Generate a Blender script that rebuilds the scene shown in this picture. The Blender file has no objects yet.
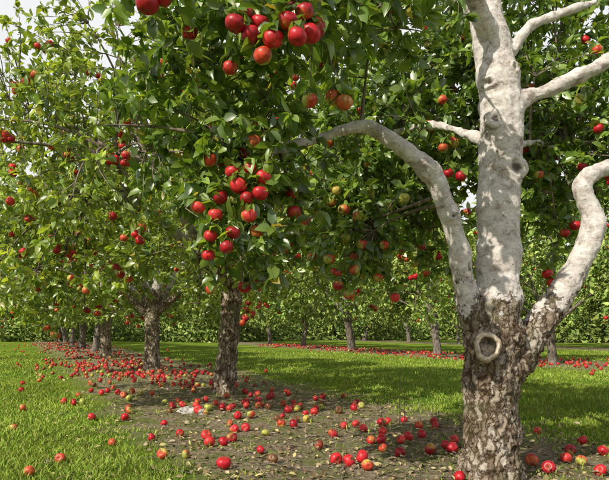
import bpy, math, numpy as np, bmesh
from mathutils import Vector, noise, kdtree
rng = np.random.default_rng(11)
SC = bpy.context.scene
COL = SC.collection

# ------------------------------------------------------------------ helpers
def norm(v): return v/np.maximum(np.linalg.norm(v,axis=-1,keepdims=True),1e-9)
def sstep(a,b,x):
    t=np.clip((x-a)/(b-a),0,1); return t*t*(3-2*t)

def mk_mesh(name, V, F, col=None, mat=None, smooth=True):
    V=np.asarray(V,dtype=np.float32).reshape(-1,3); F=np.asarray(F,dtype=np.int32)
    me=bpy.data.meshes.new(name); k=F.shape[1]
    me.vertices.add(len(V)); me.vertices.foreach_set('co',V.ravel())
    me.loops.add(F.size); me.loops.foreach_set('vertex_index',F.ravel())
    me.polygons.add(len(F)); me.polygons.foreach_set('loop_start',np.arange(len(F),dtype=np.int32)*k)
    me.update(calc_edges=True)
    me.polygons.foreach_set('use_smooth',np.full(len(F),smooth))
    if col is not None: set_col(me,col)
    if mat: me.materials.append(mat)
    return me
def set_col(me,col):
    a=me.color_attributes.new(name='Col',type='FLOAT_COLOR',domain='POINT')
    c=np.ones((len(me.vertices),4),dtype=np.float32); c[:,:3]=col
    a.data.foreach_set('color',c.ravel())
def add_obj(name,me,loc=(0,0,0),parent=None):
    o=bpy.data.objects.new(name,me); COL.objects.link(o); o.location=loc
    if parent: o.parent=parent
    return o

# ------------------------------------------------------------------ layout: orchard rows
ROWN=np.array([.901,.434]); ROW0=2.43; ROWS=9.45
def row_dist(x,y):
    u=(x*ROWN[0]+y*ROWN[1]-ROW0)/ROWS+.5
    return np.abs(u-np.floor(u)-.5)*ROWS
def gh(x,y):
    f=np.clip(1.2-np.hypot(x,y)/60,0.0,1)
    return f*(0.018*np.sin(x*1.7+.6)*np.cos(y*1.3)+0.012*np.sin(x*4.1+y*2.7)+0.006*np.sin(x*9+1)*np.sin(y*8))

# ------------------------------------------------------------------ materials
def new_mat(name):
    m=bpy.data.materials.new(name); m.use_nodes=True; nt=m.node_tree; nt.nodes.clear()
    return m,nt,nt.nodes,nt.links
def N(ns,t,**kw):
    n=ns.new(t)
    for k,v in kw.items(): setattr(n,k,v)
    return n
def ramp(ns,stops,interp='LINEAR'):
    r=ns.new('ShaderNodeValToRGB'); r.color_ramp.interpolation=interp; e=r.color_ramp.elements
    e[0].position=stops[0][0]; e[0].color=(*stops[0][1],1)
    e[1].position=stops[-1][0]; e[1].color=(*stops[-1][1],1)
    for p,c in stops[1:-1]:
        q=e.new(p); q.color=(*c,1)
    return r
def g3(v): return (v,v,v)

def leaf_mat(name,trans=.32,rough=.4,gloss=.06,tint=(2.0,1.9,.8)):
    m,nt,ns,ln=new_mat(name)
    out=N(ns,'ShaderNodeOutputMaterial'); at=N(ns,'ShaderNodeAttribute',attribute_name='Col')
    d=N(ns,'ShaderNodeBsdfDiffuse'); ln.new(at.outputs['Color'],d.inputs['Color'])
    sh=d.outputs[0]
    if trans>0:
        tr=N(ns,'ShaderNodeBsdfTranslucent'); tm=N(ns,'ShaderNodeVectorMath',operation='MULTIPLY'); tm.inputs[1].default_value=tint
        ln.new(at.outputs['Color'],tm.inputs[0]); ln.new(tm.outputs[0],tr.inputs['Color'])
        mix=N(ns,'ShaderNodeMixShader'); mix.inputs[0].default_value=trans
        ln.new(sh,mix.inputs[1]); ln.new(tr.outputs[0],mix.inputs[2]); sh=mix.outputs[0]
    if gloss>0:
        gl=N(ns,'ShaderNodeBsdfGlossy'); gl.inputs['Roughness'].default_value=rough; gl.inputs['Color'].default_value=(.95,.97,.95,1)
        m2=N(ns,'ShaderNodeMixShader'); m2.inputs[0].default_value=gloss
        ln.new(sh,m2.inputs[1]); ln.new(gl.outputs[0],m2.inputs[2]); sh=m2.outputs[0]
    ln.new(sh,out.inputs[0])
    return m
M_LEAF=leaf_mat('apple_leaf',.40,.38,.06,(2.3,2.1,.8)); M_FAR=leaf_mat('far_leaf',0,.5,0)
M_GRASS=leaf_mat('grass_blade',0,.5,0)
M_DRY=leaf_mat('dry_leaf',0,.7,.02)

def apple_mat():
    m,nt,ns,ln=new_mat('apple_skin')
    out=N(ns,'ShaderNodeOutputMaterial'); at=N(ns,'ShaderNodeAttribute',attribute_name='Col')
    p=N(ns,'ShaderNodeBsdfPrincipled'); p.inputs['Roughness'].default_value=.40
    p.inputs['Specular IOR Level'].default_value=.38
    tc=N(ns,'ShaderNodeTexCoord'); nz=N(ns,'ShaderNodeTexNoise'); nz.inputs['Scale'].default_value=55; nz.inputs['Detail'].default_value=4
    ln.new(tc.outputs['Object'],nz.inputs['Vector'])
    mr=N(ns,'ShaderNodeMapRange'); mr.inputs[1].default_value=.3; mr.inputs[2].default_value=.7; mr.inputs[3].default_value=.5; mr.inputs[4].default_value=1.35
    ln.new(nz.outputs[0],mr.inputs[0])
    mul=N(ns,'ShaderNodeVectorMath',operation='SCALE'); ln.new(at.outputs['Color'],mul.inputs[0]); ln.new(mr.outputs[0],mul.inputs[3])
    vo=N(ns,'ShaderNodeTexVoronoi'); vo.inputs['Scale'].default_value=230; ln.new(tc.outputs['Object'],vo.inputs['Vector'])
    r=ramp(ns,[(0,g3(1)),(.13,g3(1)),(.2,g3(0))]); ln.new(vo.outputs['Distance'],r.inputs[0])
    sc=N(ns,'ShaderNodeMath',operation='MULTIPLY'); sc.inputs[1].default_value=.25; ln.new(r.outputs[0],sc.inputs[0])
    mx=N(ns,'ShaderNodeMixRGB'); mx.inputs[2].default_value=(.55,.30,.15,1); ln.new(sc.outputs[0],mx.inputs[0]); ln.new(mul.outputs[0],mx.inputs[1])
    ln.new(mx.outputs[0],p.inputs['Base Color']); ln.new(p.outputs[0],out.inputs[0]); return m
M_APPLE=apple_mat()

def bark_mat(name,pale=1.0,fl=1.0,moss=0.0):
    # Col.r = amount of old flaky bark (1) against smooth pale bark (0); Col.g = dark knot tissue
    m,nt,ns,ln=new_mat(name)
    out=N(ns,'ShaderNodeOutputMaterial'); at=N(ns,'ShaderNodeAttribute',attribute_name='Col')
    sep=N(ns,'ShaderNodeSeparateColor'); ln.new(at.outputs['Color'],sep.inputs[0])
    p=N(ns,'ShaderNodeBsdfDiffuse')
    tc=N(ns,'ShaderNodeTexCoord')
    wn=N(ns,'ShaderNodeTexNoise'); wn.inputs['Scale'].default_value=14; wn.inputs['Detail'].default_value=5; wn.inputs['Roughness'].default_value=.65; ln.new(tc.outputs['Object'],wn.inputs['Vector'])
    wv=N(ns,'ShaderNodeVectorMath',operation='MULTIPLY_ADD'); wv.inputs[1].default_value=g3(.10); ln.new(wn.outputs['Color'],wv.inputs[0]); ln.new(tc.outputs['Object'],wv.inputs[2])
    mp=N(ns,'ShaderNodeMapping'); mp.inputs['Scale'].default_value=(1,1,.25); ln.new(wv.outputs[0],mp.inputs['Vector'])
    vo=N(ns,'ShaderNodeTexVoronoi',feature='DISTANCE_TO_EDGE'); vo.inputs['Scale'].default_value=26; ln.new(mp.outputs[0],vo.inputs['Vector'])
    vc=N(ns,'ShaderNodeTexVoronoi'); vc.inputs['Scale'].default_value=26; ln.new(mp.outputs[0],vc.inputs['Vector'])
    n2=N(ns,'ShaderNodeTexNoise'); n2.inputs['Scale'].default_value=50; n2.inputs['Detail'].default_value=7; n2.inputs['Roughness'].default_value=.75; ln.new(mp.outputs[0],n2.inputs['Vector'])
    fr=ramp(ns,[(0,(.22,.18,.14)),(.07,(.55,.50,.45)),(.18,(1,1,1)),(.6,(1.08,1.08,1.08))]); ln.new(vo.outputs['Distance'],fr.inputs[0])
    sv=N(ns,'ShaderNodeSeparateColor'); ln.new(vc.outputs['Color'],sv.inputs[0])
    pc=ramp(ns,[(0,(.25,.21,.17)),(.35,(.35,.30,.255)),(.6,(.44,.40,.355)),(1,(.56,.53,.49))]); ln.new(sv.outputs[0],pc.inputs[0])
    f0=N(ns,'ShaderNodeMixRGB',blend_type='MULTIPLY'); f0.inputs[0].default_value=1; ln.new(fr.outputs[0],f0.inputs[1]); ln.new(pc.outputs[0],f0.inputs[2])
    cr=ramp(ns,[(.32,(.26,.21,.17)),(.43,(.78,.74,.69)),(.7,(1.2,1.18,1.15))]); ln.new(n2.outputs[0],cr.inputs[0])
    fm=N(ns,'ShaderNodeMixRGB',blend_type='MULTIPLY'); fm.inputs[0].default_value=1; ln.new(f0.outputs[0],fm.inputs[1]); ln.new(cr.outputs[0],fm.inputs[2])
    big=N(ns,'ShaderNodeTexNoise'); big.inputs['Scale'].default_value=8; big.inputs['Detail'].default_value=7; big.inputs['Roughness'].default_value=.65; ln.new(tc.outputs['Object'],big.inputs['Vector'])
    bt=ramp(ns,[(.35,(.66*fl,.57*fl,.50*fl)),(.62,(1.12*fl,1.12*fl,1.12*fl))]); ln.new(big.outputs[0],bt.inputs[0])
    fm2=N(ns,'ShaderNodeMixRGB',blend_type='MULTIPLY'); fm2.inputs[0].default_value=1; ln.new(fm.outputs[0],fm2.inputs[1]); ln.new(bt.outputs[0],fm2.inputs[2])
    # moss / lichen film
    mo=N(ns,'ShaderNodeTexNoise'); mo.inputs['Scale'].default_value=5; mo.inputs['Detail'].default_value=8; mo.inputs['Roughness'].default_value=.7; ln.new(wv.outputs[0],mo.inputs['Vector'])
    mor=ramp(ns,[(.50,g3(0)),(.62,g3(moss))]); ln.new(mo.outputs[0],mor.inputs[0])
    mom=N(ns,'ShaderNodeMixRGB'); mom.inputs[2].default_value=(.17,.18,.085,1); ln.new(mor.outputs[0],mom.inputs[0]); ln.new(fm2.outputs[0],mom.inputs[1])
    # smooth pale bark
    mp2=N(ns,'ShaderNodeMapping'); mp2.inputs['Scale'].default_value=(1,1,1.3); ln.new(wv.outputs[0],mp2.inputs['Vector'])
    n3=N(ns,'ShaderNodeTexNoise'); n3.inputs['Scale'].default_value=12; n3.inputs['Detail'].default_value=10; n3.inputs['Roughness'].default_value=.76; ln.new(mp2.outputs[0],n3.inputs['Vector'])
    sr=ramp(ns,[(.31,(.13*pale,.10*pale,.08*pale)),(.40,(.29*pale,.25*pale,.225*pale)),(.48,(.46*pale,.42*pale,.395*pale)),(.62,(.58*pale,.55*pale,.53*pale))]); ln.new(n3.outputs[0],sr.inputs[0])
    mp3=N(ns,'ShaderNodeMapping'); mp3.inputs['Scale'].default_value=(1,1,5); ln.new(wv.outputs[0],mp3.inputs['Vector'])
    n4=N(ns,'ShaderNodeTexNoise'); n4.inputs['Scale'].default_value=34; n4.inputs['Detail'].default_value=7; n4.inputs['Roughness'].default_value=.72; ln.new(mp3.outputs[0],n4.inputs['Vector'])
    s4=ramp(ns,[(.36,g3(.28)),(.43,g3(.95)),(.6,g3(1.05))]); ln.new(n4.outputs[0],s4.inputs[0])
    sm=N(ns,'ShaderNodeMixRGB',blend_type='MULTIPLY'); sm.inputs[0].default_value=.9; ln.new(sr.outputs[0],sm.inputs[1]); ln.new(s4.outputs[0],sm.inputs[2])
    ms=N(ns,'ShaderNodeMath',operation='ADD'); ln.new(sep.outputs[0],ms.inputs[0])
    mn=N(ns,'ShaderNodeMath',operation='MULTIPLY_ADD'); mn.inputs[1].default_value=2.6; mn.inputs[2].default_value=-1.3; ln.new(big.outputs[0],mn.inputs[0]); ln.new(mn.outputs[0],ms.inputs[1])
    mk=N(ns,'ShaderNodeMapRange'); mk.inputs[1].default_value=.44; mk.inputs[2].default_value=.52; ln.new(ms.outputs[0],mk.inputs[0])
    mx=N(ns,'ShaderNodeMixRGB'); ln.new(mk.outputs[0],mx.inputs[0]); ln.new(sm.outputs[0],mx.inputs[1]); ln.new(mom.outputs[0],mx.inputs[2])
    kx=N(ns,'ShaderNodeMixRGB'); kx.inputs[2].default_value=(.06,.045,.035,1); ln.new(sep.outputs[1],kx.inputs[0]); ln.new(mx.outputs[0],kx.inputs[1])
    ln.new(kx.outputs[0],p.inputs['Color'])
    h1=ramp(ns,[(0,g3(0)),(.12,g3(.7)),(.5,g3(1))]); ln.new(vo.outputs['Distance'],h1.inputs[0])
    h2=N(ns,'ShaderNodeMath',operation='MULTIPLY_ADD'); h2.inputs[1].default_value=.6; ln.new(sv.outputs[1],h2.inputs[0]); ln.new(h1.outputs[0],h2.inputs[2])
    ha=N(ns,'ShaderNodeMath',operation='MULTIPLY_ADD'); ha.inputs[1].default_value=1.3; ln.new(n2.outputs[0],ha.inputs[0]); ln.new(h2.outputs[0],ha.inputs[2])
    hb=N(ns,'ShaderNodeMath',operation='MULTIPLY'); ln.new(ha.outputs[0],hb.inputs[0]); ln.new(mk.outputs[0],hb.inputs[1])
    hd=N(ns,'ShaderNodeMath',operation='ADD'); ln.new(n3.outputs[0],hd.inputs[0]); ln.new(n4.outputs[0],hd.inputs[1])
    hc=N(ns,'ShaderNodeMath',operation='MULTIPLY_ADD'); hc.inputs[1].default_value=.65; ln.new(hd.outputs[0],hc.inputs[0]); ln.new(hb.outputs[0],hc.inputs[2])
    bp=N(ns,'ShaderNodeBump'); bp.inputs['Strength'].default_value=.9; bp.inputs['Distance'].default_value=.012
    ln.new(hc.outputs[0],bp.inputs['Height']); ln.new(bp.outputs[0],p.inputs['Normal'])
    ln.new(p.outputs[0],out.inputs[0]); return m
M_BARK=bark_mat('apple_bark',1.42,1.28,.5)
M_BARKB=bark_mat('apple_bark_weathered',1.0,1.4,.7)
def plain_bark(name,c):
    m,nt,ns,ln=new_mat(name); out=N(ns,'ShaderNodeOutputMaterial'); p=N(ns,'ShaderNodeBsdfDiffuse')
    tc=N(ns,'ShaderNodeTexCoord'); mp=N(ns,'ShaderNodeMapping'); mp.inputs['Scale'].default_value=(1,1,.35); ln.new(tc.outputs['Object'],mp.inputs['Vector'])
    nz=N(ns,'ShaderNodeTexNoise'); nz.inputs['Scale'].default_value=24; nz.inputs['Detail'].default_value=4; ln.new(mp.outputs[0],nz.inputs['Vector'])
    r=ramp(ns,[(.35,tuple(x*.4 for x in c)),(.65,tuple(x*1.3 for x in c))]); ln.new(nz.outputs[0],r.inputs[0]); ln.new(r.outputs[0],p.inputs['Color']); ln.new(p.outputs[0],out.inputs[0]); return m
M_BARK2=plain_bark('twig_bark',(.20,.165,.13))
M_BARKF=plain_bark('apple_bark_grey',(.20,.17,.145))

def ground_mat():
    m,nt,ns,ln=new_mat('orchard_ground')
    out=N(ns,'ShaderNodeOutputMaterial'); p=N(ns,'ShaderNodeBsdfDiffuse')
    tc=N(ns,'ShaderNodeTexCoord')
    dp=N(ns,'ShaderNodeVectorMath',operation='DOT_PRODUCT'); dp.inputs[1].default_value=(ROWN[0],ROWN[1],0); ln.new(tc.outputs['Object'],dp.inputs[0])
    a=N(ns,'ShaderNodeMath',operation='SUBTRACT'); a.inputs[1].default_value=ROW0-ROWS/2; ln.new(dp.outputs['Value'],a.inputs[0])
    b=N(ns,'ShaderNodeMath',operation='DIVIDE'); b.inputs[1].default_value=ROWS; ln.new(a.outputs[0],b.inputs[0])
    c=N(ns,'ShaderNodeMath',operation='FLOORED_MODULO'); c.inputs[1].default_value=1; ln.new(b.outputs[0],c.inputs[0])
    d=N(ns,'ShaderNodeMath',operation='SUBTRACT'); d.inputs[1].default_value=.5; ln.new(c.outputs[0],d.inputs[0])
    e=N(ns,'ShaderNodeMath',operation='ABSOLUTE'); ln.new(d.outputs[0],e.inputs[0])
    f=N(ns,'ShaderNodeMath',operation='MULTIPLY'); f.inputs[1].default_value=ROWS; ln.new(e.outputs[0],f.inputs[0])
    nz=N(ns,'ShaderNodeTexNoise'); nz.inputs['Scale'].default_value=1.6; nz.inputs['Detail'].default_value=6; ln.new(tc.outputs['Object'],nz.inputs['Vector'])
    g=N(ns,'ShaderNodeMath',operation='MULTIPLY_ADD'); g.inputs[1].default_value=1.6; ln.new(nz.outputs[0],g.inputs[0]); ln.new(f.outputs[0],g.inputs[2])
    mk=N(ns,'ShaderNodeMapRange'); mk.inputs[1].default_value=2.1; mk.inputs[2].default_value=2.5; ln.new(g.outputs[0],mk.inputs[0])
    n1=N(ns,'ShaderNodeTexNoise'); n1.inputs['Scale'].default_value=30; n1.inputs['Detail'].default_value=9; n1.inputs['Roughness'].default_value=.78; ln.new(tc.outputs['Object'],n1.inputs['Vector'])
    s1=ramp(ns,[(.34,(.07,.05,.035)),(.45,(.24,.185,.125)),(.56,(.40,.33,.235)),(.68,(.62,.54,.43))]); ln.new(n1.outputs[0],s1.inputs[0])
    n2=N(ns,'ShaderNodeTexNoise'); n2.inputs['Scale'].default_value=4.5; n2.inputs['Detail'].default_value=8; n2.inputs['Roughness'].default_value=.7; ln.new(tc.outputs['Object'],n2.inputs['Vector'])
    s2=ramp(ns,[(.45,g3(0)),(.58,g3(.7))]); ln.new(n2.outputs[0],s2.inputs[0])
    ms=N(ns,'ShaderNodeMixRGB'); ms.inputs[2].default_value=(.16,.20,.05,1); ln.new(s2.outputs[0],ms.inputs[0]); ln.new(s1.outputs[0],ms.inputs[1])
    n3=N(ns,'ShaderNodeTexNoise'); n3.inputs['Scale'].default_value=55; n3.inputs['Detail'].default_value=6; ln.new(tc.outputs['Object'],n3.inputs['Vector'])
    s3=ramp(ns,[(.3,(.085,.13,.018)),(.5,(.17,.26,.035)),(.7,(.26,.35,.065))]); ln.new(n3.outputs[0],s3.inputs[0])
    n5=N(ns,'ShaderNodeTexNoise'); n5.inputs['Scale'].default_value=.9; n5.inputs['Detail'].default_value=5; ln.new(tc.outputs['Object'],n5.inputs['Vector'])
    s5=ramp(ns,[(.35,(.68,.78,.7)),(.65,(1.3,1.12,1.0))]); ln.new(n5.outputs[0],s5.inputs[0])
    mg=N(ns,'ShaderNodeMixRGB',blend_type='MULTIPLY'); mg.inputs[0].default_value=1; ln.new(s3.outputs[0],mg.inputs[1]); ln.new(s5.outputs[0],mg.inputs[2])
    mx=N(ns,'ShaderNodeMixRGB'); ln.new(mk.outputs[0],mx.inputs[0]); ln.new(ms.outputs[0],mx.inputs[1]); ln.new(mg.outputs[0],mx.inputs[2])
    ln.new(mx.outputs[0],p.inputs['Color'])
    bp=N(ns,'ShaderNodeBump'); bp.inputs['Strength'].default_value=1; bp.inputs['Distance'].default_value=.03; ln.new(n1.outputs[0],bp.inputs['Height']); ln.new(bp.outputs[0],p.inputs['Normal'])
    ln.new(p.outputs[0],out.inputs[0]); return m
M_GROUND=ground_mat()

# ------------------------------------------------------------------ ground sheet
n=260; t=np.linspace(-1,1,n); ax=np.sinh(t*5.2)/math.sinh(5.2)*600
X,Y=np.meshgrid(ax,ax+5,indexing='ij'); Z=gh(X,Y)
V=np.stack([X,Y,Z],-1).reshape(-1,3)
i,j=np.meshgrid(np.arange(n-1),np.arange(n-1),indexing='ij'); q=(i*n+j).ravel()
add_obj('ground',mk_mesh('ground',V,np.stack([q,q+n,q+n+1,q+1],1),mat=M_GROUND))

# ------------------------------------------------------------------ leaves
LV=np.array([[0,0,0],[.36,0,-.02],[.72,0,-.07],[1,0,-.18],[.3,.25,.07],[.68,.21,.0],[.3,-.25,.07],[.68,-.21,.0]])
LF=np.array([[0,1,4],[1,5,4],[1,2,5],[2,3,5],[0,6,1],[6,7,1],[7,2,1],[7,3,2]])
LV2=np.array([[0,0,0],[.5,.26,.06],[1,0,-.12],[.5,-.26,.06]]); LF2=np.array([[0,2,1],[0,3,2]])
def leaf_geo(P,D,U,S,C,lod=0):
    T,F=(LV,LF) if lod==0 else (LV2,LF2)
    D=norm(D); W=norm(np.cross(U,D)); H=np.cross(D,W)
    curl=rng.uniform(.3,2.2,(len(P),1,1)); wid=rng.uniform(.85,1.25,(len(P),1,1))
    V=P[:,None]+S[:,None,None]*(T[None,:,0:1]*D[:,None]+wid*T[None,:,1:2]*W[:,None]+curl*T[None,:,2:3]*H[:,None])
    k=len(T); FF=F[None]+k*np.arange(len(P))[:,None,None]
    return V.reshape(-1,3),FF.reshape(-1,3),np.repeat(C,k,axis=0)

def tubes(pts,rad,sides=5):
    M_,S_,_=pts.shape
    T=norm(np.gradient(pts,axis=1))
    ref=norm(rng.normal(size=(M_,1,3))); a=norm(np.cross(T,ref+0*T)); b=np.cross(T,a)
    th=np.arange(sides)*2*math.pi/sides
    V=pts[:,:,None]+rad[:,:,None,None]*(np.cos(th)[None,None,:,None]*a[:,:,None]+np.sin(th)[None,None,:,None]*b[:,:,None])
    m,s,k=np.meshgrid(np.arange(M_),np.arange(S_-1),np.arange(sides),indexing='ij')
    k2=(k+1)%sides; base=m*S_*sides
    F=np.stack([base+s*sides+k,base+s*sides+k2,base+(s+1)*sides+k2,base+(s+1)*sides+k],-1).reshape(-1,4)
    return V.reshape(-1,3),F

def catmull(P,sub=8):
    P=np.asarray(P,float); Q=np.vstack([2*P[0]-P[1],P,2*P[-1]-P[-2]]); out=[]
    for i in range(1,len(Q)-2):
        for t in np.linspace(0,1,sub,endpoint=False):
            a,b,c,d=Q[i-1],Q[i],Q[i+1],Q[i+2]
            out.append(.5*((2*b)+(-a+c)*t+(2*a-5*b+4*c-d)*t*t+(-a+3*b-3*c+d)*t**3))
    out.append(Q[-2]); return np.array(out)

def solid_tube(C,sides=16):
    P=C[:,:3]; R=C[:,3]; T=norm(np.gradient(P,axis=0)); a=np.cross(T[0],[0.3,1,.2]); a/=np.linalg.norm(a)
    V=[];n=len(P); th=np.arange(sides)*2*math.pi/sides
    for i in range(n):
        a=a-T[i]*np.dot(a,T[i]); a/=np.linalg.norm(a); b=np.cross(T[i],a)
        V.append(P[i]+R[i]*(np.cos(th)[:,None]*a+np.sin(th)[:,None]*b))
    V=np.concatenate(V); F=[]
    for i in range(n-1):
        for k in range(sides):
            k2=(k+1)%sides; F.append((i*sides+k,i*sides+k2,(i+1)*sides+k2,(i+1)*sides+k))
    c0=len(V); V=np.vstack([V,P[0]-T[0]*R[0]*.3,P[-1]+T[-1]*R[-1]*.5])
    for k in range(sides):
        k2=(k+1)%sides
        F.append((c0,k2,k,c0)); F.append((c0+1,(n-1)*sides+k,(n-1)*sides+k2,c0+1))
    return V,F

def wood_mesh(name,limbs,blobs,voxel,zrough,knots,mat,zw=.25,amp=.008,lump=.010):
    V=[];F=[];o=0
    for L in limbs:
        v,f=solid_tube(L); V.append(v); F+= [tuple(x+o for x in dict.fromkeys(q)) for q in f]; o+=len(v)
    for (c,r) in blobs:
        u=np.linspace(0,math.pi,9); w=np.arange(12)*2*math.pi/12
        vv=[]
        for a in u:
            for b in w: vv.append([c[0]+r[0]*math.sin(a)*math.cos(b),c[1]+r[1]*math.sin(a)*math.sin(b),c[2]+r[2]*math.cos(a)])
        V.append(np.array(vv))
        for a in range(8):
            for b in range(12):
                b2=(b+1)%12; F.append((o+a*12+b,o+(a+1)*12+b,o+(a+1)*12+b2,o+a*12+b2))
        o+=len(vv)
    V=np.vstack(V); me=bpy.data.meshes.new(name+'_raw'); me.from_pydata(V.tolist(),[],F); me.update()
    ob=bpy.data.objects.new(name+'_tmp',me); COL.objects.link(ob)
    md=ob.modifiers.new('r','REMESH'); md.mode='VOXEL'; md.voxel_size=voxel
    sm=ob.modifiers.new('s','SMOOTH'); sm.iterations=6; sm.factor=.5
    dg=bpy.context.evaluated_depsgraph_get(); ev=ob.evaluated_get(dg)
    m2=bpy.data.meshes.new_from_object(ev); m2.name=name
    bpy.data.objects.remove(ob)
    nv=len(m2.vertices); co=np.empty(nv*3,np.float32); m2.vertices.foreach_get('co',co); co=co.reshape(-1,3).astype(float)
    no=np.empty(nv*3,np.float32); m2.vertices.foreach_get('normal',no); no=no.reshape(-1,3)
    ro=1-sstep(zrough-zw,zrough+zw,co[:,2]); kn=np.zeros(nv); kd_=np.zeros(nv)
    for (c,r) in knots:
        d=np.linalg.norm((co-np.array(c))*[1,.6,1.15],axis=1)/r
        ang=np.arctan2(co[:,2]-c[2],co[:,0]-c[0]); d=d*(1+.12*np.sin(2*ang+c[0]*9)+.07*np.sin(5*ang))
        kn=np.maximum(kn,1-sstep(.28,.55,d)); kd_+=.018*np.exp(-((d-.75)/.22)**2)-.022*np.exp(-(d/.4)**2)+.006*np.exp(-((d-1.25)/.12)**2)
    disp=np.zeros(nv)
    for i in range(nv):
        p=Vector(co[i]); r=ro[i]
        a=noise.fractal(p*6,.8,2.0,4)*lump
        if r>.02:
            q=Vector((p.x*20,p.y*20,p.z*6))+noise.noise_vector(p*11)*1.1
            d=noise.voronoi(q)[0]; a+=r*amp*(min((d[1]-d[0])*2.2,1.0)-.5+.9*noise.fractal(p*38,.7,2,3))
        if r<.98: a+=(1-r)*(.0015*noise.fractal(Vector((p.x*12,p.y*12,p.z*50)),.8,2,3)+.003*noise.fractal(p*20,.8,2,4))
        disp[i]=a
    co=co+no*disp[:,None]+no*kd_[:,None]
    m2.vertices.foreach_set('co',co.astype(np.float32).ravel()); m2.update()
    m2.polygons.foreach_set('use_smooth',np.ones(len(m2.polygons),bool))
    for a in list(m2.color_attributes): m2.color_attributes.remove(a)
    set_col(m2,np.stack([ro,kn*.9,np.zeros(nv)],1)); m2.materials.clear(); m2.materials.append(mat)
    return m2

# ------------------------------------------------------------------ apples
def apple_template(nu,nv):
    th=np.linspace(0,math.pi,nv); ph=np.arange(nu)*2*math.pi/nu
    rr=1-.42*np.exp(-(th/.42)**2)-.26*np.exp(-((math.pi-th)/.36)**2)
    R=rr*np.sin(th)*(1+.07*np.cos(th)); Zz=rr*np.cos(th)*.93
    V=np.stack([R[:,None]*np.cos(ph),R[:,None]*np.sin(ph),Zz[:,None]+0*ph],-1)
    lob=1+.025*np.cos(5*ph)[None]*sstep(1.8,3.0,th)[:,None]; V[...,:2]*=lob[...,None]
    V=V.reshape(-1,3); F=[]
    for a in range(nv-1):
        for b in range(nu):
            b2=(b+1)%nu; F.append((a*nu+b,(a+1)*nu+b,(a+1)*nu+b2,a*nu+b2))
    kind=np.zeros(len(V)); thv=np.repeat(th,nu)
    kind=np.where(thv>2.95,.8,0.)
    o=len(V); st=[]
    for z,r,dx in ((.50,.045,0),(.85,.035,.03),(1.2,.05,.12)):
        for b in range(4): st.append([dx+r*math.cos(b*1.5708),r*math.sin(b*1.5708),z])
    V=np.vstack([V,st]); kind=np.concatenate([kind,np.full(12,2.)]); thv=np.concatenate([thv,np.zeros(12)])
    for a in range(2):
        for b in range(4):
            b2=(b+1)%4; F.append((o+a*4+b,o+a*4+b2,o+(a+1)*4+b2,o+(a+1)*4+b))
    return V,np.array(F),kind,thv
def rotmats(up):
    up=norm(up); x=norm(np.cross(up,norm(rng.normal(size=up.shape)))); y=np.cross(up,x)
    return np.stack([x,y,up],-1)
RED=np.array([[.48,.012,.022],[.42,.010,.022],[.58,.022,.030],[.34,.008,.016],[.60,.04,.035]])
ORG=np.array([[.54,.11,.03],[.50,.18,.04],[.44,.24,.05]])
YEL=np.array([[.52,.42,.09],[.40,.40,.08]])
def apples_mesh(name,P,R,up,kindc,hi=True):
    V0,F0,kd,th=apple_template(22,15) if hi else apple_template(10,8)
    n=len(P); M=rotmats(up); S=R[:,None]*(1+rng.uniform(-.07,.07,(n,3)))
    V=np.einsum('nij,nkj->nki',M,V0[None]*S[:,None])+P[:,None]
    base=np.zeros((n,3)); bl=np.zeros((n,3)); lo=np.zeros(n)
    for i in range(n):
        k=kindc[i]
        if k==0: base[i]=RED[rng.integers(5)]*rng.uniform(.8,1.15); bl[i]=ORG[rng.integers(3)]; lo[i]=rng.uniform(.5,1.5)
        elif k==1: base[i]=ORG[rng.integers(2)]*[.95,.5,.8]; bl[i]=YEL[rng.integers(2)]*.9; lo[i]=rng.uniform(-.1,.9)
        elif k==2: base[i]=YEL[rng.integers(2)]; bl[i]=np.array([.30,.36,.06]); lo[i]=rng.uniform(-.5,.8)
        else: base[i]=np.array([.16,.075,.03])*rng.uniform(.7,1.3); bl[i]=np.array([.36,.05,.03]); lo[i]=rng.uniform(-.2,.9)
    bd=norm(rng.normal(size=(n,3))); dn=norm(V0)
    phi=np.arctan2(V0[:,1],V0[:,0])
    s=np.einsum('nj,kj->nk',bd,dn)+.16*np.sin(phi*9)[None]+.10*np.sin(phi*4+1)[None]+.12*rng.normal(size=(n,1))
    w=sstep(0,1,(s-lo[:,None]+.3)/.6)
    C=base[:,None]*(1-w[...,None])+bl[:,None]*w[...,None]
    br=norm(rng.normal(size=(n,3))); bs=sstep(.90,.96,np.einsum('nj,kj->nk',br,dn))*(rng.random(n)<.22)[:,None]
    C=C*(1-bs[...,None])+np.array([.13,.07,.03])*bs[...,None]
    tp=(np.exp(-(th/.3)**2)*.5)[None,:,None]; C=C*(1-tp)+np.array([.28,.20,.06])*tp
    dk=(kd==.8)[None,:,None]; C=np.where(dk,np.array([.06,.04,.02]),C)
    C=np.where((kd==2)[None,:,None],np.array([.10,.065,.03]),C)
    F=F0[None]+len(V0)*np.arange(n)[:,None,None]
    return mk_mesh(name,V,F.reshape(-1,4),C.reshape(-1,3),M_APPLE)

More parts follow.
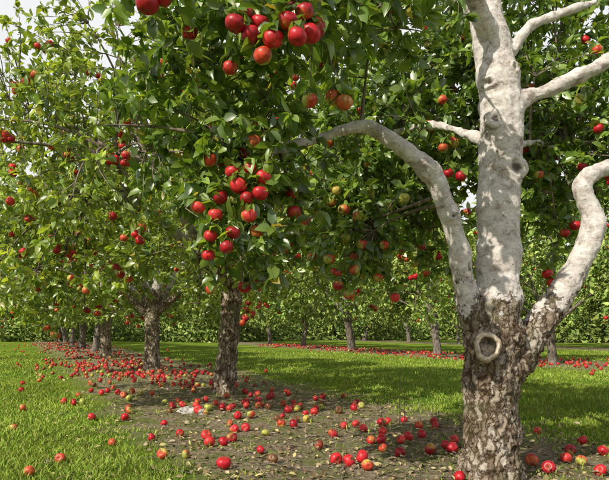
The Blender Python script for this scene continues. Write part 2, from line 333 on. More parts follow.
# ------------------------------------------------------------------ tree growing
def sample_ell(ells,n,shell=.42):
    w=np.array([e[2] if len(e)>2 else e[1][0]*e[1][1]*e[1][2] for e in ells]); w=w/w.sum()
    k=rng.choice(len(ells),n,p=w); d=norm(rng.normal(size=(n,3))); r=rng.random((n,1))**shell
    c=np.array([e[0] for e in ells])[k]; s=np.array([e[1] for e in ells])[k]
    return c+d*r*s
def bez(p0,p1,S,lift,jit):
    L=np.linalg.norm(p1-p0,axis=1,keepdims=True)
    c=(p0+p1)/2+np.array([0,0,1.])*L*lift+rng.normal(size=p0.shape)*L*jit
    t=np.linspace(0,1,S)[None,:,None]
    return (1-t)**2*p0[:,None]+2*t*(1-t)*c[:,None]+t*t*p1[:,None],L[:,0]
def nearest(nodes,q):
    kd=kdtree.KDTree(len(nodes))
    for i,p in enumerate(nodes): kd.insert(p,i)
    kd.balance(); return np.array([kd.find(x)[1] for x in q])
def canopy(limbs,ells,n1,n2,leaf,cols,per_m=34,extra=None,lod=0,lift=.12):
    nodes=np.vstack([L[len(L)//4:,:3] for L in limbs])
    q1=sample_ell(ells,n1,.55); o1=nodes[nearest(nodes,q1)]
    b1,L1=bez(o1,q1,9,.12,.08); r1=np.linspace(1,.25,9)[None]*np.clip(.012*L1+.006,.006,.03)[:,None]
    WV,WF=tubes(b1,r1,6)
    nodes2=np.vstack([nodes,b1[:,2:].reshape(-1,3)])
    q2=sample_ell(ells,n2)
    if extra is not None: q2=np.vstack([q2,extra])
    o2=nodes2[nearest(nodes2,q2)]
    b2,L2=bez(o2,q2,7,lift,.10); r2=np.linspace(1,.4,7)[None]*np.clip(.006*L2+.0022,.002,.008)[:,None]
    if lod==0:
        v,f=tubes(b2,r2,4); WF=np.vstack([WF,f+len(WV)]); WV=np.vstack([WV,v])
    cnt=np.clip((L2*per_m).astype(int),3,26); tot=cnt.sum(); ti=np.repeat(np.arange(len(L2)),cnt)
    t=rng.uniform(.2,1,tot); t=1-(1-t)*np.minimum(1,.6/np.maximum(L2[ti],.01))
    rs=8 if lod==0 else 4; rn=np.repeat(np.arange(len(L2)),rs)
    ti=np.concatenate([ti,rn]); t=np.concatenate([t,np.full(len(rn),.99)])
    fi=t*6; i0=np.minimum(fi.astype(int),5); fr=(fi-i0)[:,None]
    P=b2[ti,i0]*(1-fr)+b2[ti,i0+1]*fr; T=norm(b2[ti,i0+1]-b2[ti,i0])
    m=len(P); D=norm(T*.5+norm(rng.normal(size=(m,3)))*.9+np.array([0,0,-.22]))
    U=norm(np.array([-.2,-.32,.6])+rng.normal(size=(m,3))*.5)
    S=leaf*rng.uniform(.5,1.2,m)
    cc=np.array(cols); k=rng.integers(0,len(cc),m); tw=rng.uniform(.70,1.32,len(L2))[ti]
    C=cc[k]*(tw*rng.uniform(.8,1.2,m))[:,None]
    yl=rng.random(m)<.015; C[yl]=np.array([.30,.26,.05])
    P=P+D*S[:,None]*.12
    lv,lf,lc=leaf_geo(P,D,U,S,C,lod)
    return (WV,WF),(lv,lf,lc),b2
G_A=[(.11,.185,.028),(.15,.235,.036),(.08,.145,.028),(.20,.29,.052)]  # near tree: deeper greens, the crown's inner shade put into the colour
G_B=[(.18,.255,.040),(.22,.305,.050),(.12,.19,.034),(.28,.35,.068)]  # next trees: warmer, brighter greens, sunlight on the leaves put into the colour
G_F=[(.24,.32,.075),(.28,.37,.10),(.16,.25,.06),(.34,.42,.13)]  # far trees: light yellow-green, paled further to paint in distance haze

def assemble(base,wood,cw,lv,apples_me,tname='apple_tree',rot=0,scale=1):
    e=bpy.data.objects.new(tname,None); COL.objects.link(e); e.location=base; e.rotation_euler=(0,0,rot); e.scale=(scale,)*3
    add_obj('trunk_and_limbs',wood,parent=e); add_obj('branches',cw,parent=e); add_obj('foliage',lv,parent=e)
    if apples_me: add_obj('apples',apples_me,parent=e)
    return e
def twigmesh(w): 
    V,F=w; return mk_mesh('branches',V,F,None,M_BARK2)

# ---------- near tree (A), stands at (1.06, 3.4); everything local to its foot
A0=np.array([1.06,3.4,0.])
def loc(L): 
    L=np.array(L,float); L[:,:3]-=A0; C=catmull(L)
    C[:,3]*=1+.05*np.sin(np.arange(len(C))*.9+len(C))
    return C
A_limbs=[loc([(1.055,3.42,-.12,.22),(1.057,3.4,0.02,.192),(1.062,3.4,.16,.162),(1.057,3.4,.44,.152),(1.068,3.4,.754,.163),(1.088,3.4,1.0,.136),(1.10,3.4,1.3,.118),(1.102,3.4,1.60,.116),(1.118,3.4,2.0,.120),(1.118,3.42,2.18,.120),(1.088,3.45,2.42,.112),(1.05,3.5,2.72,.095),(.98,3.6,3.2,.06)]),
 loc([(1.05,3.4,.66,.10),(.965,3.37,.86,.085),(.89,3.33,1.07,.066),(.838,3.29,1.32,.058),(.745,3.25,1.57,.056),(.69,3.23,1.67,.054),(.565,3.21,1.775,.050),(.46,3.2,1.85,.044),(.30,3.2,1.925,.036),(.03,3.18,1.84,.026),(-.22,3.1,1.76,.018),(-.4,3.0,1.78,.012)]),
 loc([(1.13,3.4,.58,.11),(1.25,3.42,.75,.098),(1.34,3.42,.88,.085),(1.504,3.44,1.09,.074),(1.625,3.45,1.31,.066),(1.672,3.47,1.49,.062),(1.612,3.48,1.66,.054),(1.70,3.5,1.76,.048),(1.95,3.6,1.86,.04),(2.4,3.8,2.2,.025)]),
 loc([(1.12,3.42,2.06,.07),(1.22,3.4,2.14,.055),(1.363,3.39,2.19,.043),(1.53,3.38,2.265,.040),(1.73,3.37,2.365,.038),(2.1,3.4,2.6,.03),(2.6,3.5,2.8,.02)]),
 loc([(1.10,3.45,2.35,.06),(1.20,3.44,2.45,.036),(1.26,3.44,2.55,.03),(1.36,3.45,2.62,.026),(1.7,3.5,2.75,.018)]),
 loc([(1.10,3.48,1.9,.06),(1.0,3.7,2.05,.030),(.8,4.0,2.2,.022),(.55,4.4,2.2,.018),(.4,4.8,2.0,.012)]),
 loc([(1.12,3.5,1.75,.06),(1.3,3.8,1.95,.030),(1.6,4.2,2.15,.022),(2.0,4.6,2.2,.018)]),
 loc([(1.05,3.4,2.5,.06),(.8,3.1,2.7,.04),(.4,2.8,2.7,.03),(.05,2.55,2.5,.022),(-.2,2.4,2.2,.014)]),
 loc([(1.0,3.5,2.7,.05),(.6,3.6,3.0,.035),(.1,3.6,3.0,.025),(-.4,3.4,2.6,.018)])]
kn=[((1.045,3.285,2.0),.062),((1.165,3.30,1.735),.07),((1.02,3.32,2.22),.05),((1.17,3.30,2.30),.04),((.80,3.20,1.45),.028)]
knl=[(tuple(np.array(c)-A0),r) for c,r in kn]
blobs=[((-.075,-.12,.75),(.10,.07,.105)),((.115,-.06,1.735),(.055,.06,.05)),((-.015,-.10,2.0),(.045,.03,.045))]
A_wood=wood_mesh('trunk_and_limbs',A_limbs,blobs,.0075,.98,knl,M_BARK,.34,.011,.014)
A_ell=[((-.24,2.95,1.62),(.36,.34,.62),.17),((-.1,2.7,2.32),(.85,.5,.36),.25),((-.62,3.1,1.95),(.45,.4,.5),.10),
       ((.55,4.5,2.2),(.70,.7,.75),.38),((.30,4.1,1.65),(.42,.4,.55),.15),((.92,4.5,1.75),(.4,.4,.5),.10),((1.75,4.5,1.8),(.45,.4,.4),.08),((2.1,4.6,2.3),(1.0,.8,.62),.38),((1.3,4.6,2.6),(.7,.6,.7),.32),
       ((1.8,4.9,3.1),(1.5,.7,.75),.48),((1.1,4.3,3.6),(1.5,1.2,.5),.10)]
A_ell=[(tuple(np.array(e[0])-A0),e[1],e[2]) for e in A_ell]
AP=[(-.55,2.1,1.985,0),(-.50,2.12,2.02,0),(-.243,2.1,1.915,0),(-.19,2.13,1.89,0),(-.11,2.1,1.862,0),(-.057,2.08,1.914,0),(0.0,2.1,1.957,0),(.02,2.12,1.89,0),(-.025,2.06,1.85,0),(-.147,2.12,1.812,1),(-.06,2.15,2.0,0),(-.21,2.16,1.98,0),(-.16,2.14,1.94,0),(.04,2.16,1.93,0),
 (.02,2.4,1.76,1),(.16,2.42,1.76,1),(.12,2.45,1.79,1),
 (-.32,3.0,1.715,0),(-.19,2.74,1.54,0),(-.2,2.72,1.461,0),(-.264,2.74,1.443,0),(-.254,2.74,1.363,0),(-.324,2.72,1.284,0),(-.43,2.74,1.27,0),(-.35,2.70,1.214,0),(-.49,2.76,1.405,0),(-.41,2.76,1.37,0),(-.33,2.8,1.58,0),(-.45,2.8,1.19,0),(-.30,2.74,1.50,0),(-.22,2.8,1.30,0),
 (-.27,3.15,1.24,1),(-.19,3.2,1.24,1),(-.32,3.2,1.07,0),(-.25,3.2,1.075,0),(-.21,3.1,1.35,1),(-.48,3.1,1.05,1),
 (.088,3.9,1.64,1),(.166,3.85,1.66,1),(.25,3.8,1.6,1),(.34,3.78,1.55,1),(.263,3.8,1.42,1),(.36,3.8,1.38,1),(.153,3.75,1.28,1),(.309,3.75,1.214,1),(.21,3.76,1.117,0),(.28,3.76,1.06,1),(.588,3.9,1.05,0),(.478,3.9,1.18,1),(.504,3.8,1.376,1),(.627,3.8,1.67,2),(.92,4.0,2.37,1),(.98,3.95,2.07,1),(.946,3.95,1.87,0),(1.03,3.95,1.85,0),(.9,3.9,2.02,1),(.2,3.8,1.72,1),(.32,3.85,1.3,1),(.2,3.8,1.2,0),(-.03,3.7,1.75,0),(.0,3.6,1.5,1),(.82,4.0,2.2,1),(.75,4.0,1.95,1),
 (1.78,4.1,1.50,0),(1.85,4.1,1.55,0),(1.66,4.1,1.22,0),(1.98,4.1,1.58,0),(1.69,4.1,1.16,0),(2.0,4.1,2.75,1),(1.9,4.1,1.95,0),(2.1,4.1,1.85,0),(1.6,4.1,1.9,1)]
AP=np.array(AP); ap=AP[:,:3]-A0; kindA=AP[:,3].astype(int)
ext=ap+np.array([0,.01,.062])
(w,lf,b2)=canopy(A_limbs,A_ell,120,2300,.077,G_A,per_m=36,extra=ext)
R=rng.uniform(.031,.040,len(ap)); up=norm(np.array([0,0,1.])+rng.normal(size=(len(ap),3))*.22)
k=rng.choice(len(b2)-len(ap),90,replace=False); rp=b2[k,6]-np.array([0,0,.055])
A_ap=apples_mesh('apples',np.vstack([ap,rp]),np.concatenate([R,rng.uniform(.030,.037,90)]),np.vstack([up,norm(np.array([0,0,1.])+rng.normal(size=(90,3))*.25)]),np.concatenate([kindA,rng.integers(0,2,90)]))
treeA=assemble(A0,A_wood,twigmesh(w),mk_mesh('foliage',*lf[:2],lf[2],M_LEAF),A_ap)

def scar():
    m,nt,ns,ln=new_mat('end_grain'); out=N(ns,'ShaderNodeOutputMaterial'); p=N(ns,'ShaderNodeBsdfDiffuse')
    tc=N(ns,'ShaderNodeTexCoord'); nz=N(ns,'ShaderNodeTexNoise'); nz.inputs['Scale'].default_value=60; nz.inputs['Detail'].default_value=7; nz.inputs['Roughness'].default_value=.7
    ln.new(tc.outputs['Object'],nz.inputs['Vector']); r=ramp(ns,[(.32,(.14,.11,.085)),(.48,(.29,.26,.22)),(.68,(.44,.41,.38))]); ln.new(nz.outputs[0],r.inputs[0])
    at=N(ns,'ShaderNodeAttribute',attribute_name='Col'); mm=N(ns,'ShaderNodeMixRGB',blend_type='MULTIPLY'); mm.inputs[0].default_value=1
    ln.new(r.outputs[0],mm.inputs[1]); ln.new(at.outputs['Color'],mm.inputs[2]); ln.new(mm.outputs[0],p.inputs['Color'])
    bp=N(ns,'ShaderNodeBump'); bp.inputs['Strength'].default_value=.8; bp.inputs['Distance'].default_value=.006; ln.new(nz.outputs[0],bp.inputs['Height']); ln.new(bp.outputs[0],p.inputs['Normal'])
    ln.new(p.outputs[0],out.inputs[0])
    prof=[(.086,-.06,1.1),(.083,-.02,1.3),(.074,.006,1.6),(.064,.014,1.9),(.054,.010,1.7),(.049,-.006,.45),(.043,-.014,.8),(.034,-.014,1.15),(.025,-.014,1.2),(.016,-.014,1.2),(.002,-.014,1.2)]
    nu=40; V=[];C=[];F=[]
    for r_,z,c in prof:
        for b in range(nu):
            a=b*2*math.pi/nu; wob=1+.06*math.sin(3*a+1)+.035*math.sin(7*a)+.02*math.sin(13*a+2)
            x=r_*math.cos(a)*.84*wob; y=r_*math.sin(a)*wob
            hole=math.exp(-((x/.034)**2+((y-.024+x*x*14)/.014)**2))
            V.append([x,y,z-.035*hole+.003*math.sin(5*a+r_*60)]); t=c*(1-.96*hole); C.append((t,t*.93,t*.85))
    for a in range(len(prof)-1):
        for b in range(nu):
            b2_=(b+1)%nu; F.append((a*nu+b,a*nu+b2_,(a+1)*nu+b2_,(a+1)*nu+b))
    o=add_obj('pruning_scar',mk_mesh('pruning_scar',V,F,np.array(C),m),parent=treeA)
    d=Vector((-.22,-1,.05)).normalized(); o.rotation_euler=d.to_track_quat('Z','Y').to_euler(); o.location=Vector((-.086,-.212,.752))
scar()

# ---------- generic orchard tree generator (local coordinates)
def generic_limbs(h=1.25,r=.17,lean=(.0,.0),nl=6,R=1.9,top=3.3):
    tx,ty=lean
    L=[catmull(np.array([(0,0,-.12,r*1.5),(0,0,0,r*1.28),(tx*.1,ty*.1,.18,r*1.05),(tx*.5,ty*.5,h*.5,r*.95),(tx,ty,h,r),(tx*1.3+.1,ty*1.3,h+.5,r*.62),(tx*1.2,ty+.1,h+1.1,r*.45),(tx,ty,top,r*.15)]),6)]
    a0=rng.uniform(0,6.28)
    for i in range(nl):
        a=a0+i*2*math.pi/nl+rng.uniform(-.3,.3); c,s=math.cos(a),math.sin(a); z0=h-.25+rng.uniform(0,.3); q=rng.uniform(.85,1.15)*R; zz=rng.uniform(.8,1.4)
        L.append(catmull(np.array([(tx+c*.02,ty+s*.02,z0-.1,r*.62),(tx+c*.2*q,ty+s*.2*q,z0+.25,r*.45),(tx+c*.45*q,ty+s*.45*q+.05,z0+.65*zz,r*.33),(tx+c*.75*q,ty+s*.75*q,z0+1.0*zz,r*.22),(tx+c*q,ty+s*q,z0+1.05*zz,r*.1)]),6))
    return L
def generic_ells(limbs,low=1.1,top=3.9,R=1.9):
    E=[]
    for L in limbs[1:]:
        e=L[-1,:3]; m=L[len(L)*3//4,:3]
        E.append(((e[0],e[1],e[2]-.1),(.85,.85,.75)))
        E.append(((e[0]*1.12,e[1]*1.12,low+.55),(.6,.6,.55)))
        E.append(((m[0],m[1],m[2]+.5),(.8,.8,.6)))
    E.append(((0,0,top-.6),(1.0,1.0,.75))); return E
def make_generic(n1,n2,leaf,cols,nap,lod,voxel,hi,low=1.1,**kw):
    L=generic_limbs(**kw); E=generic_ells(L,low=low)
    wood=wood_mesh('trunk_and_limbs',L,[],voxel,1.6,[],M_BARKF if lod else M_BARKB,.35,.012)
    w,lf,b2=canopy(L,E,n1,n2,leaf,cols,lod=lod,per_m=28 if lod==0 else 13)
    k=rng.choice(len(b2),nap); q=b2[k,6]
    P=q+rng.normal(size=q.shape)*.04-np.array([0,0,.06])
    am=apples_mesh('apples',P,rng.uniform(.033,.042,nap),norm(np.array([0,0,1.])+rng.normal(size=(nap,3))*.3),rng.choice([0,0,0,0,1],nap),hi)
    return wood,twigmesh(w),mk_mesh('foliage',*lf[:2],lf[2],M_LEAF if lod==0 else M_FAR),am

# second tree (B)
B0=np.array([-1.02,7.6,0.])
LB=generic_limbs(h=1.5,r=.128,lean=(.13,0),nl=7,R=2.0,top=3.8)
EB=generic_ells(LB,low=.95,top=4.4); EB+=[((-.5,-2.5,1.9),(.85,.6,.75),.5),((-1.3,-2.1,2.5),(.8,.8,.9),.6),((-1.9,-1.2,1.75),(.7,.8,.75),.5),((-1.5,-1.7,1.25),(.6,.5,.4),.2),((.3,-1.9,3.2),(1.2,.8,.8),.5),((1.4,-.8,2.6),(.9,.9,.8),.5),((-.6,-1.5,3.6),(1.3,1.0,.8),.8),((-2.0,-1.3,3.4),(.9,.9,.7),.6)]
LB.append(catmull(np.array([(.1,0,1.3,.08),(-.3,-.7,2.0,.05),(-.5,-1.4,2.5,.035),(-.7,-2.2,2.4,.02)]),6))
wB=wood_mesh('trunk_and_limbs',LB,[],.012,1.8,[],M_BARKB,.7,.012,.022)
EB=[(e[0],e[1],(e[2] if len(e)>2 else e[1][0]*e[1][1]*e[1][2])) for e in EB]
w,lf,b2=canopy(LB,EB,170,3000,.083,G_B,per_m=25)
front=np.where(b2[:,6,1]<-.6)[0]
kk=np.concatenate([rng.choice(len(b2),120),rng.choice(front,90)]); P=np.repeat(b2[kk,6],rng.integers(1,5,len(kk)),axis=0); P=P+rng.normal(size=P.shape)*[.055,.055,.045]-[0,0,.06]
amB=apples_mesh('apples',P,rng.uniform(.031,.040,len(P)),norm(np.array([0,0,1.])+rng.normal(size=P.shape)*.3),rng.choice([0,0,0,0,1],len(P)),True)
assemble(B0,wB,twigmesh(w),mk_mesh('foliage',*lf[:2],lf[2],M_LEAF),amB)

V1=make_generic(110,1500,.105,G_B,330,0,.018,False,low=.85,h=1.3,r=.15,nl=6)
V2=make_generic(80,1250,.14,G_F,60,1,.03,False,low=.75,h=1.2,r=.11,lean=(.25,.05),nl=6)
V3=make_generic(80,1250,.14,G_F,60,1,.03,False,low=.85,h=1.3,r=.12,lean=(-.35,.0),nl=5)
V4=make_generic(80,1150,.14,G_F,50,1,.03,False,low=.7,h=1.1,r=.10,lean=(.1,-.1),nl=5)
def put(v,x,y,rot,s): assemble((x,y,0),*v,rot=rot,scale=s)
put(V1,-3.07,12.1,.4,1.0)
put(V1,-5.6,16.9,2.3,1.02)
put(V2,-7.4,21.2,1.0,1.15); put(V3,-9.3,25.1,2.0,1.15); put(V4,-11.4,29.4,.2,1.15); put(V2,-13.4,33.7,4.0,1.15); put(V3,-15.5,38,5.0,1.15)
gl=[V2,V3,V4]
idx=0
for (x0,y0,ks) in ((6.2,14.5,range(-1,8)),(16.7,14.5,range(0,9)),(27.2,14.5,range(3,9)),(-11.5,7.6,range(1,3))):
    for k_ in ks:
        idx+=1; put(gl[idx%3],x0-2.07*k_+rng.uniform(-.3,.3),y0+4.3*k_+rng.uniform(-.3,.3),rng.uniform(0,6.28),rng.uniform(.95,1.25))

# distant woods, one mass
nb=38000; a=rng.uniform(-1.15,1.15,nb); rr=rng.uniform(62,75,nb); hx=rr*np.sin(a); hy=rr*np.cos(a)
top=16+2*np.sin(a*17)+2*np.sin(a*41+1)+1.5*np.sin(a*90); hz=top*rng.random(nb)**1.05
P=np.stack([hx,hy,hz],1); C=np.array(G_F)[rng.integers(0,4,nb)]*rng.uniform(.7,1.15,(nb,1))
C*= (1+.25*np.sin(a*37)*np.sin(hz*.8+a*20))[:,None]
v,f,c=leaf_geo(P,rng.normal(size=(nb,3)),norm(np.array([0,-.5,.6])+rng.normal(size=(nb,3))*.5),rng.uniform(.8,1.5,nb),C,1)
add_obj('distant_trees',mk_mesh('distant_trees',v,f,c,M_FAR))
# rough undergrowth along the far edge of the orchard
nb=42000; a=rng.uniform(-1.1,1.1,nb); rr=rng.uniform(0,7,nb)+39+3*np.sin(a*9)+1.5*np.sin(a*23+2); hx=rr*np.sin(a); hy=rr*np.cos(a)
top=2.3+.7*np.sin(a*31)+.5*np.sin(a*67+rr)+.3*np.sin(a*140); hz=top*rng.random(nb)
P=np.stack([hx,hy,hz],1); C=np.array(G_F)[rng.integers(0,4,nb)]*rng.uniform(.5,1.05,(nb,1))
C*= (1+.3*np.sin(a*53+rr)*np.sin(hz*3+a*40))[:,None]
v,f,c=leaf_geo(P,rng.normal(size=(nb,3)),norm(np.array([-.2,-.5,.6])+rng.normal(size=(nb,3))*.5),rng.uniform(.2,.42,nb),C,1)
add_obj('distant_undergrowth',mk_mesh('distant_undergrowth',v,f,c,M_FAR))

# ------------------------------------------------------------------ grass
nbl=240000; ly=rng.uniform(math.log(2.0),math.log(22),nbl); gy=np.exp(ly); gx=rng.uniform(-1,1,nbl)*(.72*gy+1)
rd=row_dist(gx,gy)+.35*np.sin(gx*3.1+gy*1.7)+.25*np.sin(gx*7.3-gy*5.1)
keep=(rng.random(nbl)<sstep(1.10,2.0,rd)*.93+.08*(np.sin(gx*5+gy)*np.sin(gy*4.3-gx*2)>.1))
gx=gx[keep]; gy=gy[keep]; m=len(gx)
hgt=rng.uniform(.015,.045,m)*(1+gy*.02)*(1+.35*np.sin(gx*2.3+1)*np.sin(gy*2.9)); wd=.0024*(1+gy*.12)
an=rng.uniform(0,6.28,m); sx,sy=np.cos(an),np.sin(an); le=rng.normal(size=(m,2))*.6*hgt[:,None]
z0=gh(gx,gy)-.004
base=np.stack([gx,gy,z0],1); side=np.stack([sx,sy,0*sx],1)*wd[:,None]
mid=base+np.stack([le[:,0]*.35,le[:,1]*.35,hgt*.6],1); tip=base+np.stack([le[:,0],le[:,1],hgt],1)
V=np.stack([base-side,base+side,mid-side*.8,mid+side*.8,tip],1)
F=np.array([[0,1,3],[0,3,2],[2,3,4]])[None]+5*np.arange(m)[:,None,None]
pat=1+.2*np.sin(gx*1.3+gy*.7)*np.sin(gy*1.1-gx*.6)+.12*np.sin(gx*5.1-gy*3)*np.sin(gy*4.1+gx)
gc=np.array([(.24,.34,.05),(.16,.25,.035),(.32,.41,.07),(.40,.39,.13)])[rng.choice(4,m,p=[.4,.28,.22,.10])]*(rng.uniform(.75,1.2,m)*pat)[:,None]
add_obj('grass',mk_mesh('grass',V,F.reshape(-1,3),np.repeat(gc,5,axis=0),M_GRASS,False))

# fallen leaves
nf=22000; fy=np.exp(rng.uniform(math.log(2.2),math.log(16),nf)); fx=rng.uniform(-1,1,nf)*(.7*fy+1)
rd=row_dist(fx,fy); kp=(rd<2.3)&(rng.random(nf)<np.where(rd<1.5,1,.3)); fx=fx[kp];fy=fy[kp]; m=len(fx)
P=np.stack([fx,fy,gh(fx,fy)+rng.uniform(.004,.022,m)],1)
D=rng.normal(size=(m,3))*[1,1,.3]; U=norm(np.array([0,0,1.])+rng.normal(size=(m,3))*.45)
C=np.array([(.32,.23,.13),(.21,.14,.08),(.44,.36,.23),(.17,.19,.06),(.48,.40,.18),(.26,.21,.16)])[rng.integers(0,6,m)]*rng.uniform(.6,1.2,(m,1))
v,f,c=leaf_geo(P,D,U,rng.uniform(.012,.055,m),C,0)
add_obj('fallen_leaves',mk_mesh('fallen_leaves',v,f,c,M_DRY))
# fallen twigs
nt_=520; ty=np.exp(rng.uniform(math.log(2.6),math.log(10),nt_)); tx=2.43/.901-ty*.434/.901+rng.normal(size=nt_)*.9
a=rng.uniform(0,6.28,nt_); Lh=rng.uniform(.05,.28,nt_)
p0=np.stack([tx,ty,gh(tx,ty)+.012],1); ex=tx+np.cos(a)*Lh; ey=ty+np.sin(a)*Lh; p1=np.stack([ex,ey,gh(ex,ey)+.012],1)
b,_=bez(p0,p1,5,.03,.06); v,f=tubes(b,np.linspace(1,.5,5)[None]*rng.uniform(.0015,.004,nt_)[:,None],5)
add_obj('fallen_twigs',mk_mesh('fallen_twigs',v,f,None,M_BARK2))

# ------------------------------------------------------------------ fallen apples
G=[(-.48,3.57,0),(-.296,4.08,0),(-.31,4.77,2),(-.77,3.89,1),(-.92,3.89,1),(-.98,4.72,0),(-1.16,4.55,0),(-.59,4.36,0),(-.76,4.64,0),(-.49,5.0,0),(-.58,4.95,0),(-.09,5.0,0),(.09,6.07,0),
(.2,3.8,0),(.276,3.72,0),(.365,3.8,0),(.38,3.62,1),(.475,4.29,0),(.55,4.29,0),(.69,4.29,0),(.62,3.9,0),(.53,4.05,1),(.77,4.45,0),(.83,3.95,0),(.98,4.15,0),(1.1,4.4,0),(.98,3.98,0),(.86,3.33,0),(.216,4.55,0),
(-1.56,3.83,1),(-1.42,4.43,1),(-1.57,3.42,1),(1.42,3.75,0),(1.42,3.49,0),(1.67,3.83,0),(1.73,3.75,1),(1.82,4.11,0),(2.04,4.4,0),(1.72,3.49,0),(2.0,4.02,0),(1.3,3.9,0),(.6,4.6,0),(-.68,4.3,0),(-.55,4.55,0),(.9,4.6,0),(.10,4.2,3),(-.2,3.75,3)]
pts=[(g[0],g[1]) for g in G]; kinds=[g[2] for g in G]
def try_add(x,y,k,md=.075):
    for (a_,b_) in pts[-900:]:
        if abs(a_-x)<md and abs(b_-y)<md and (a_-x)**2+(b_-y)**2<md*md: return
    for tx_,ty_,tr in ((1.06,3.4,.24),(-1.02,7.6,.26),(-3.07,12.1,.28)):
        if (x-tx_)**2+(y-ty_)**2<tr*tr: return
    pts.append((x,y)); kinds.append(k)
def row_pt(s,off,row=0):
    return (1.06-.434*s+ROWN[0]*off+10.5*row, 3.4+.901*s+ROWN[1]*off)
MIX=[0]*10+[1]*3+[2]+[3]*2
cen=[(rng.uniform(2.5,12),rng.normal()*.7-.3) for _ in range(34)]
for _ in range(45):
    s=rng.uniform(.6,4.2); x,y=row_pt(s,rng.normal()*.75+.1)
    if y>4.6: try_add(x,y,rng.choice(MIX))
for _ in range(300):
    if rng.random()<.5:
        c_=cen[rng.integers(34)]; s=c_[0]+rng.normal()*.3; off=c_[1]+rng.normal()*.3
    else: s=rng.uniform(3,13); off=rng.normal()*.9-.45
    x,y=row_pt(s,off)
    if y>4.6: try_add(x,y,rng.choice(MIX))
for _ in range(480):
    s=rng.uniform(7,34); x,y=row_pt(s,rng.normal()*.9-.2); try_add(x,y,rng.choice(MIX))
for _ in range(900):
    s=rng.uniform(4,30); x,y=row_pt(s,rng.normal()*.8,1); try_add(x,y,rng.choice(MIX))
for _ in range(8):
    x,y=rng.uniform(-3,-1.6),rng.uniform(4.5,7.5); try_add(x,y,1)
pts=np.array(pts); kinds=np.array(kinds); nA=len(pts); R=rng.uniform(.030,.043,nA)
P=np.stack([pts[:,0],pts[:,1],gh(pts[:,0],pts[:,1])+R*.85],1)
near=P[:,1]<9
e=bpy.data.objects.new('fallen_apples',None); COL.objects.link(e)
for nm,mk_,hi in (('near_apples',near,True),('far_apples',~near,False)):
    q=P[mk_]; add_obj(nm,apples_mesh(nm,q,R[mk_],rng.normal(size=q.shape)+np.array([0,0,.4]),kinds[mk_],hi),parent=e)

# ------------------------------------------------------------------ stone and dry weed stalks
def rock_mat():
    m,nt,ns,ln=new_mat('stone'); out=N(ns,'ShaderNodeOutputMaterial'); p=N(ns,'ShaderNodeBsdfPrincipled'); p.inputs['Roughness'].default_value=.9
    tc=N(ns,'ShaderNodeTexCoord'); nz=N(ns,'ShaderNodeTexNoise'); nz.inputs['Scale'].default_value=18; nz.inputs['Detail'].default_value=6; ln.new(tc.outputs['Object'],nz.inputs['Vector'])
    r=ramp(ns,[(.35,(.28,.27,.25)),(.65,(.52,.51,.48))]); ln.new(nz.outputs[0],r.inputs[0]); ln.new(r.outputs[0],p.inputs['Base Color']); ln.new(p.outputs[0],out.inputs[0]); return m
MR=rock_mat()
for (x,y,sx_,sy_,sz_) in ((-1.17,6.1,.10,.08,.045),(-1.02,6.0,.05,.05,.03)):
    bm=bmesh.new(); bmesh.ops.create_icosphere(bm,subdivisions=4,radius=1)
    for v_ in bm.verts:
        d=1+.45*noise.fractal(v_.co*1.3+Vector((x*9,y,0)),.8,2,5); v_.co=Vector((v_.co.x*d*sx_,v_.co.y*d*sy_,v_.co.z*d*sz_))
    me=bpy.data.meshes.new('stone'); bm.to_mesh(me); bm.free(); me.materials.append(MR); add_obj('stone',me,(x,y,float(gh(x,y))+sz_*.3))
p0=[];p1=[]
for (x,y,h) in ((.80,5.0,.50),(.84,5.02,.34),(.16,4.4,.16),(.2,4.45,.2),(.62,4.7,.22),(1.05,5.4,.25),(-.9,4.2,.14),(1.7,4.3,.2),(.78,4.97,.22),(2.1,5.2,.2)):
    p0.append((x,y,gh(x,y))); p1.append((x+rng.normal()*.02,y,gh(x,y)+h))
b,_=bez(np.array(p0),np.array(p1),9,0,.04); v,f=tubes(b,np.linspace(1,.5,9)[None]*np.full((len(p0),1),.003),5)
tips=b[:,5:].reshape(-1,3); m=len(tips)
wd_=add_obj('dry_weed',mk_mesh('dry_weed',v,f,None,M_BARK2))
lv_,lf_,lc_=leaf_geo(tips,rng.normal(size=(m,3))+[0,0,.5],norm(rng.normal(size=(m,3))),rng.uniform(.012,.03,m),np.tile([.16,.12,.06],(m,1)),0)
add_obj('seed_heads',mk_mesh('seed_heads',lv_,lf_,lc_,M_DRY),parent=wd_)

# ------------------------------------------------------------------ light, sky, camera
sd=Vector((-.52,-.58,.62)).normalized(); el=math.asin(sd.z); azm=math.atan2(sd.x,sd.y)
w=bpy.data.worlds.new('World'); SC.world=w; w.use_nodes=True; nt=w.node_tree; bg=nt.nodes['Background']
sky=nt.nodes.new('ShaderNodeTexSky'); sky.sky_type='NISHITA'; sky.sun_disc=False; sky.sun_elevation=el; sky.sun_rotation=azm
sky.dust_density=3; sky.air_density=1.0; sky.ozone_density=.8
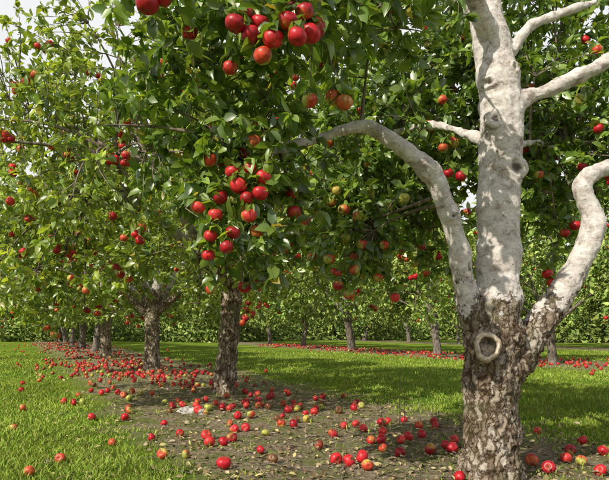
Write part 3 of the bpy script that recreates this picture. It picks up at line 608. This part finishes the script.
# bright low cloud bank, thinning out toward the zenith
tc=nt.nodes.new('ShaderNodeTexCoord'); nz=nt.nodes.new('ShaderNodeTexNoise'); nz.inputs['Scale'].default_value=2.2; nz.inputs['Detail'].default_value=6
nt.links.new(tc.outputs['Generated'],nz.inputs['Vector'])
mr=nt.nodes.new('ShaderNodeMapRange'); mr.inputs[1].default_value=.2; mr.inputs[2].default_value=.5; mr.inputs[3].default_value=.5; mr.inputs[4].default_value=.97; nt.links.new(nz.outputs[0],mr.inputs[0])
sx=nt.nodes.new('ShaderNodeSeparateXYZ'); nt.links.new(tc.outputs['Generated'],sx.inputs[0])
mz=nt.nodes.new('ShaderNodeMapRange'); mz.inputs[1].default_value=.5; mz.inputs[2].default_value=.75; mz.inputs[3].default_value=1; mz.inputs[4].default_value=.2; nt.links.new(sx.outputs[2],mz.inputs[0])
mm=nt.nodes.new('ShaderNodeMath'); mm.operation='MULTIPLY'; nt.links.new(mr.outputs[0],mm.inputs[0]); nt.links.new(mz.outputs[0],mm.inputs[1])
mx=nt.nodes.new('ShaderNodeMixRGB'); mx.inputs[2].default_value=(9.2,9.3,9.4,1)
nt.links.new(mm.outputs[0],mx.inputs[0]); nt.links.new(sky.outputs[0],mx.inputs[1]); nt.links.new(mx.outputs[0],bg.inputs[0]); bg.inputs[1].default_value=.10
L=bpy.data.lights.new('sun','SUN'); L.energy=5.0; L.angle=math.radians(.5); L.color=(1,.93,.78)
lo=bpy.data.objects.new('sun',L); COL.objects.link(lo); lo.rotation_euler=sd.to_track_quat('Z','Y').to_euler(); lo.location=(-5,-8,10)
cam=bpy.data.cameras.new('camera'); co_=bpy.data.objects.new('camera',cam); COL.objects.link(co_)
co_.location=(0,0,.85); co_.rotation_euler=(math.radians(90),0,0)
cam.sensor_width=36; cam.lens=600/609*36; cam.shift_y=(328-240)/609; cam.clip_start=.05; cam.clip_end=2000
SC.camera=co_
SC.view_settings.view_transform='Standard'; SC.view_settings.look='None'; SC.view_settings.exposure=0
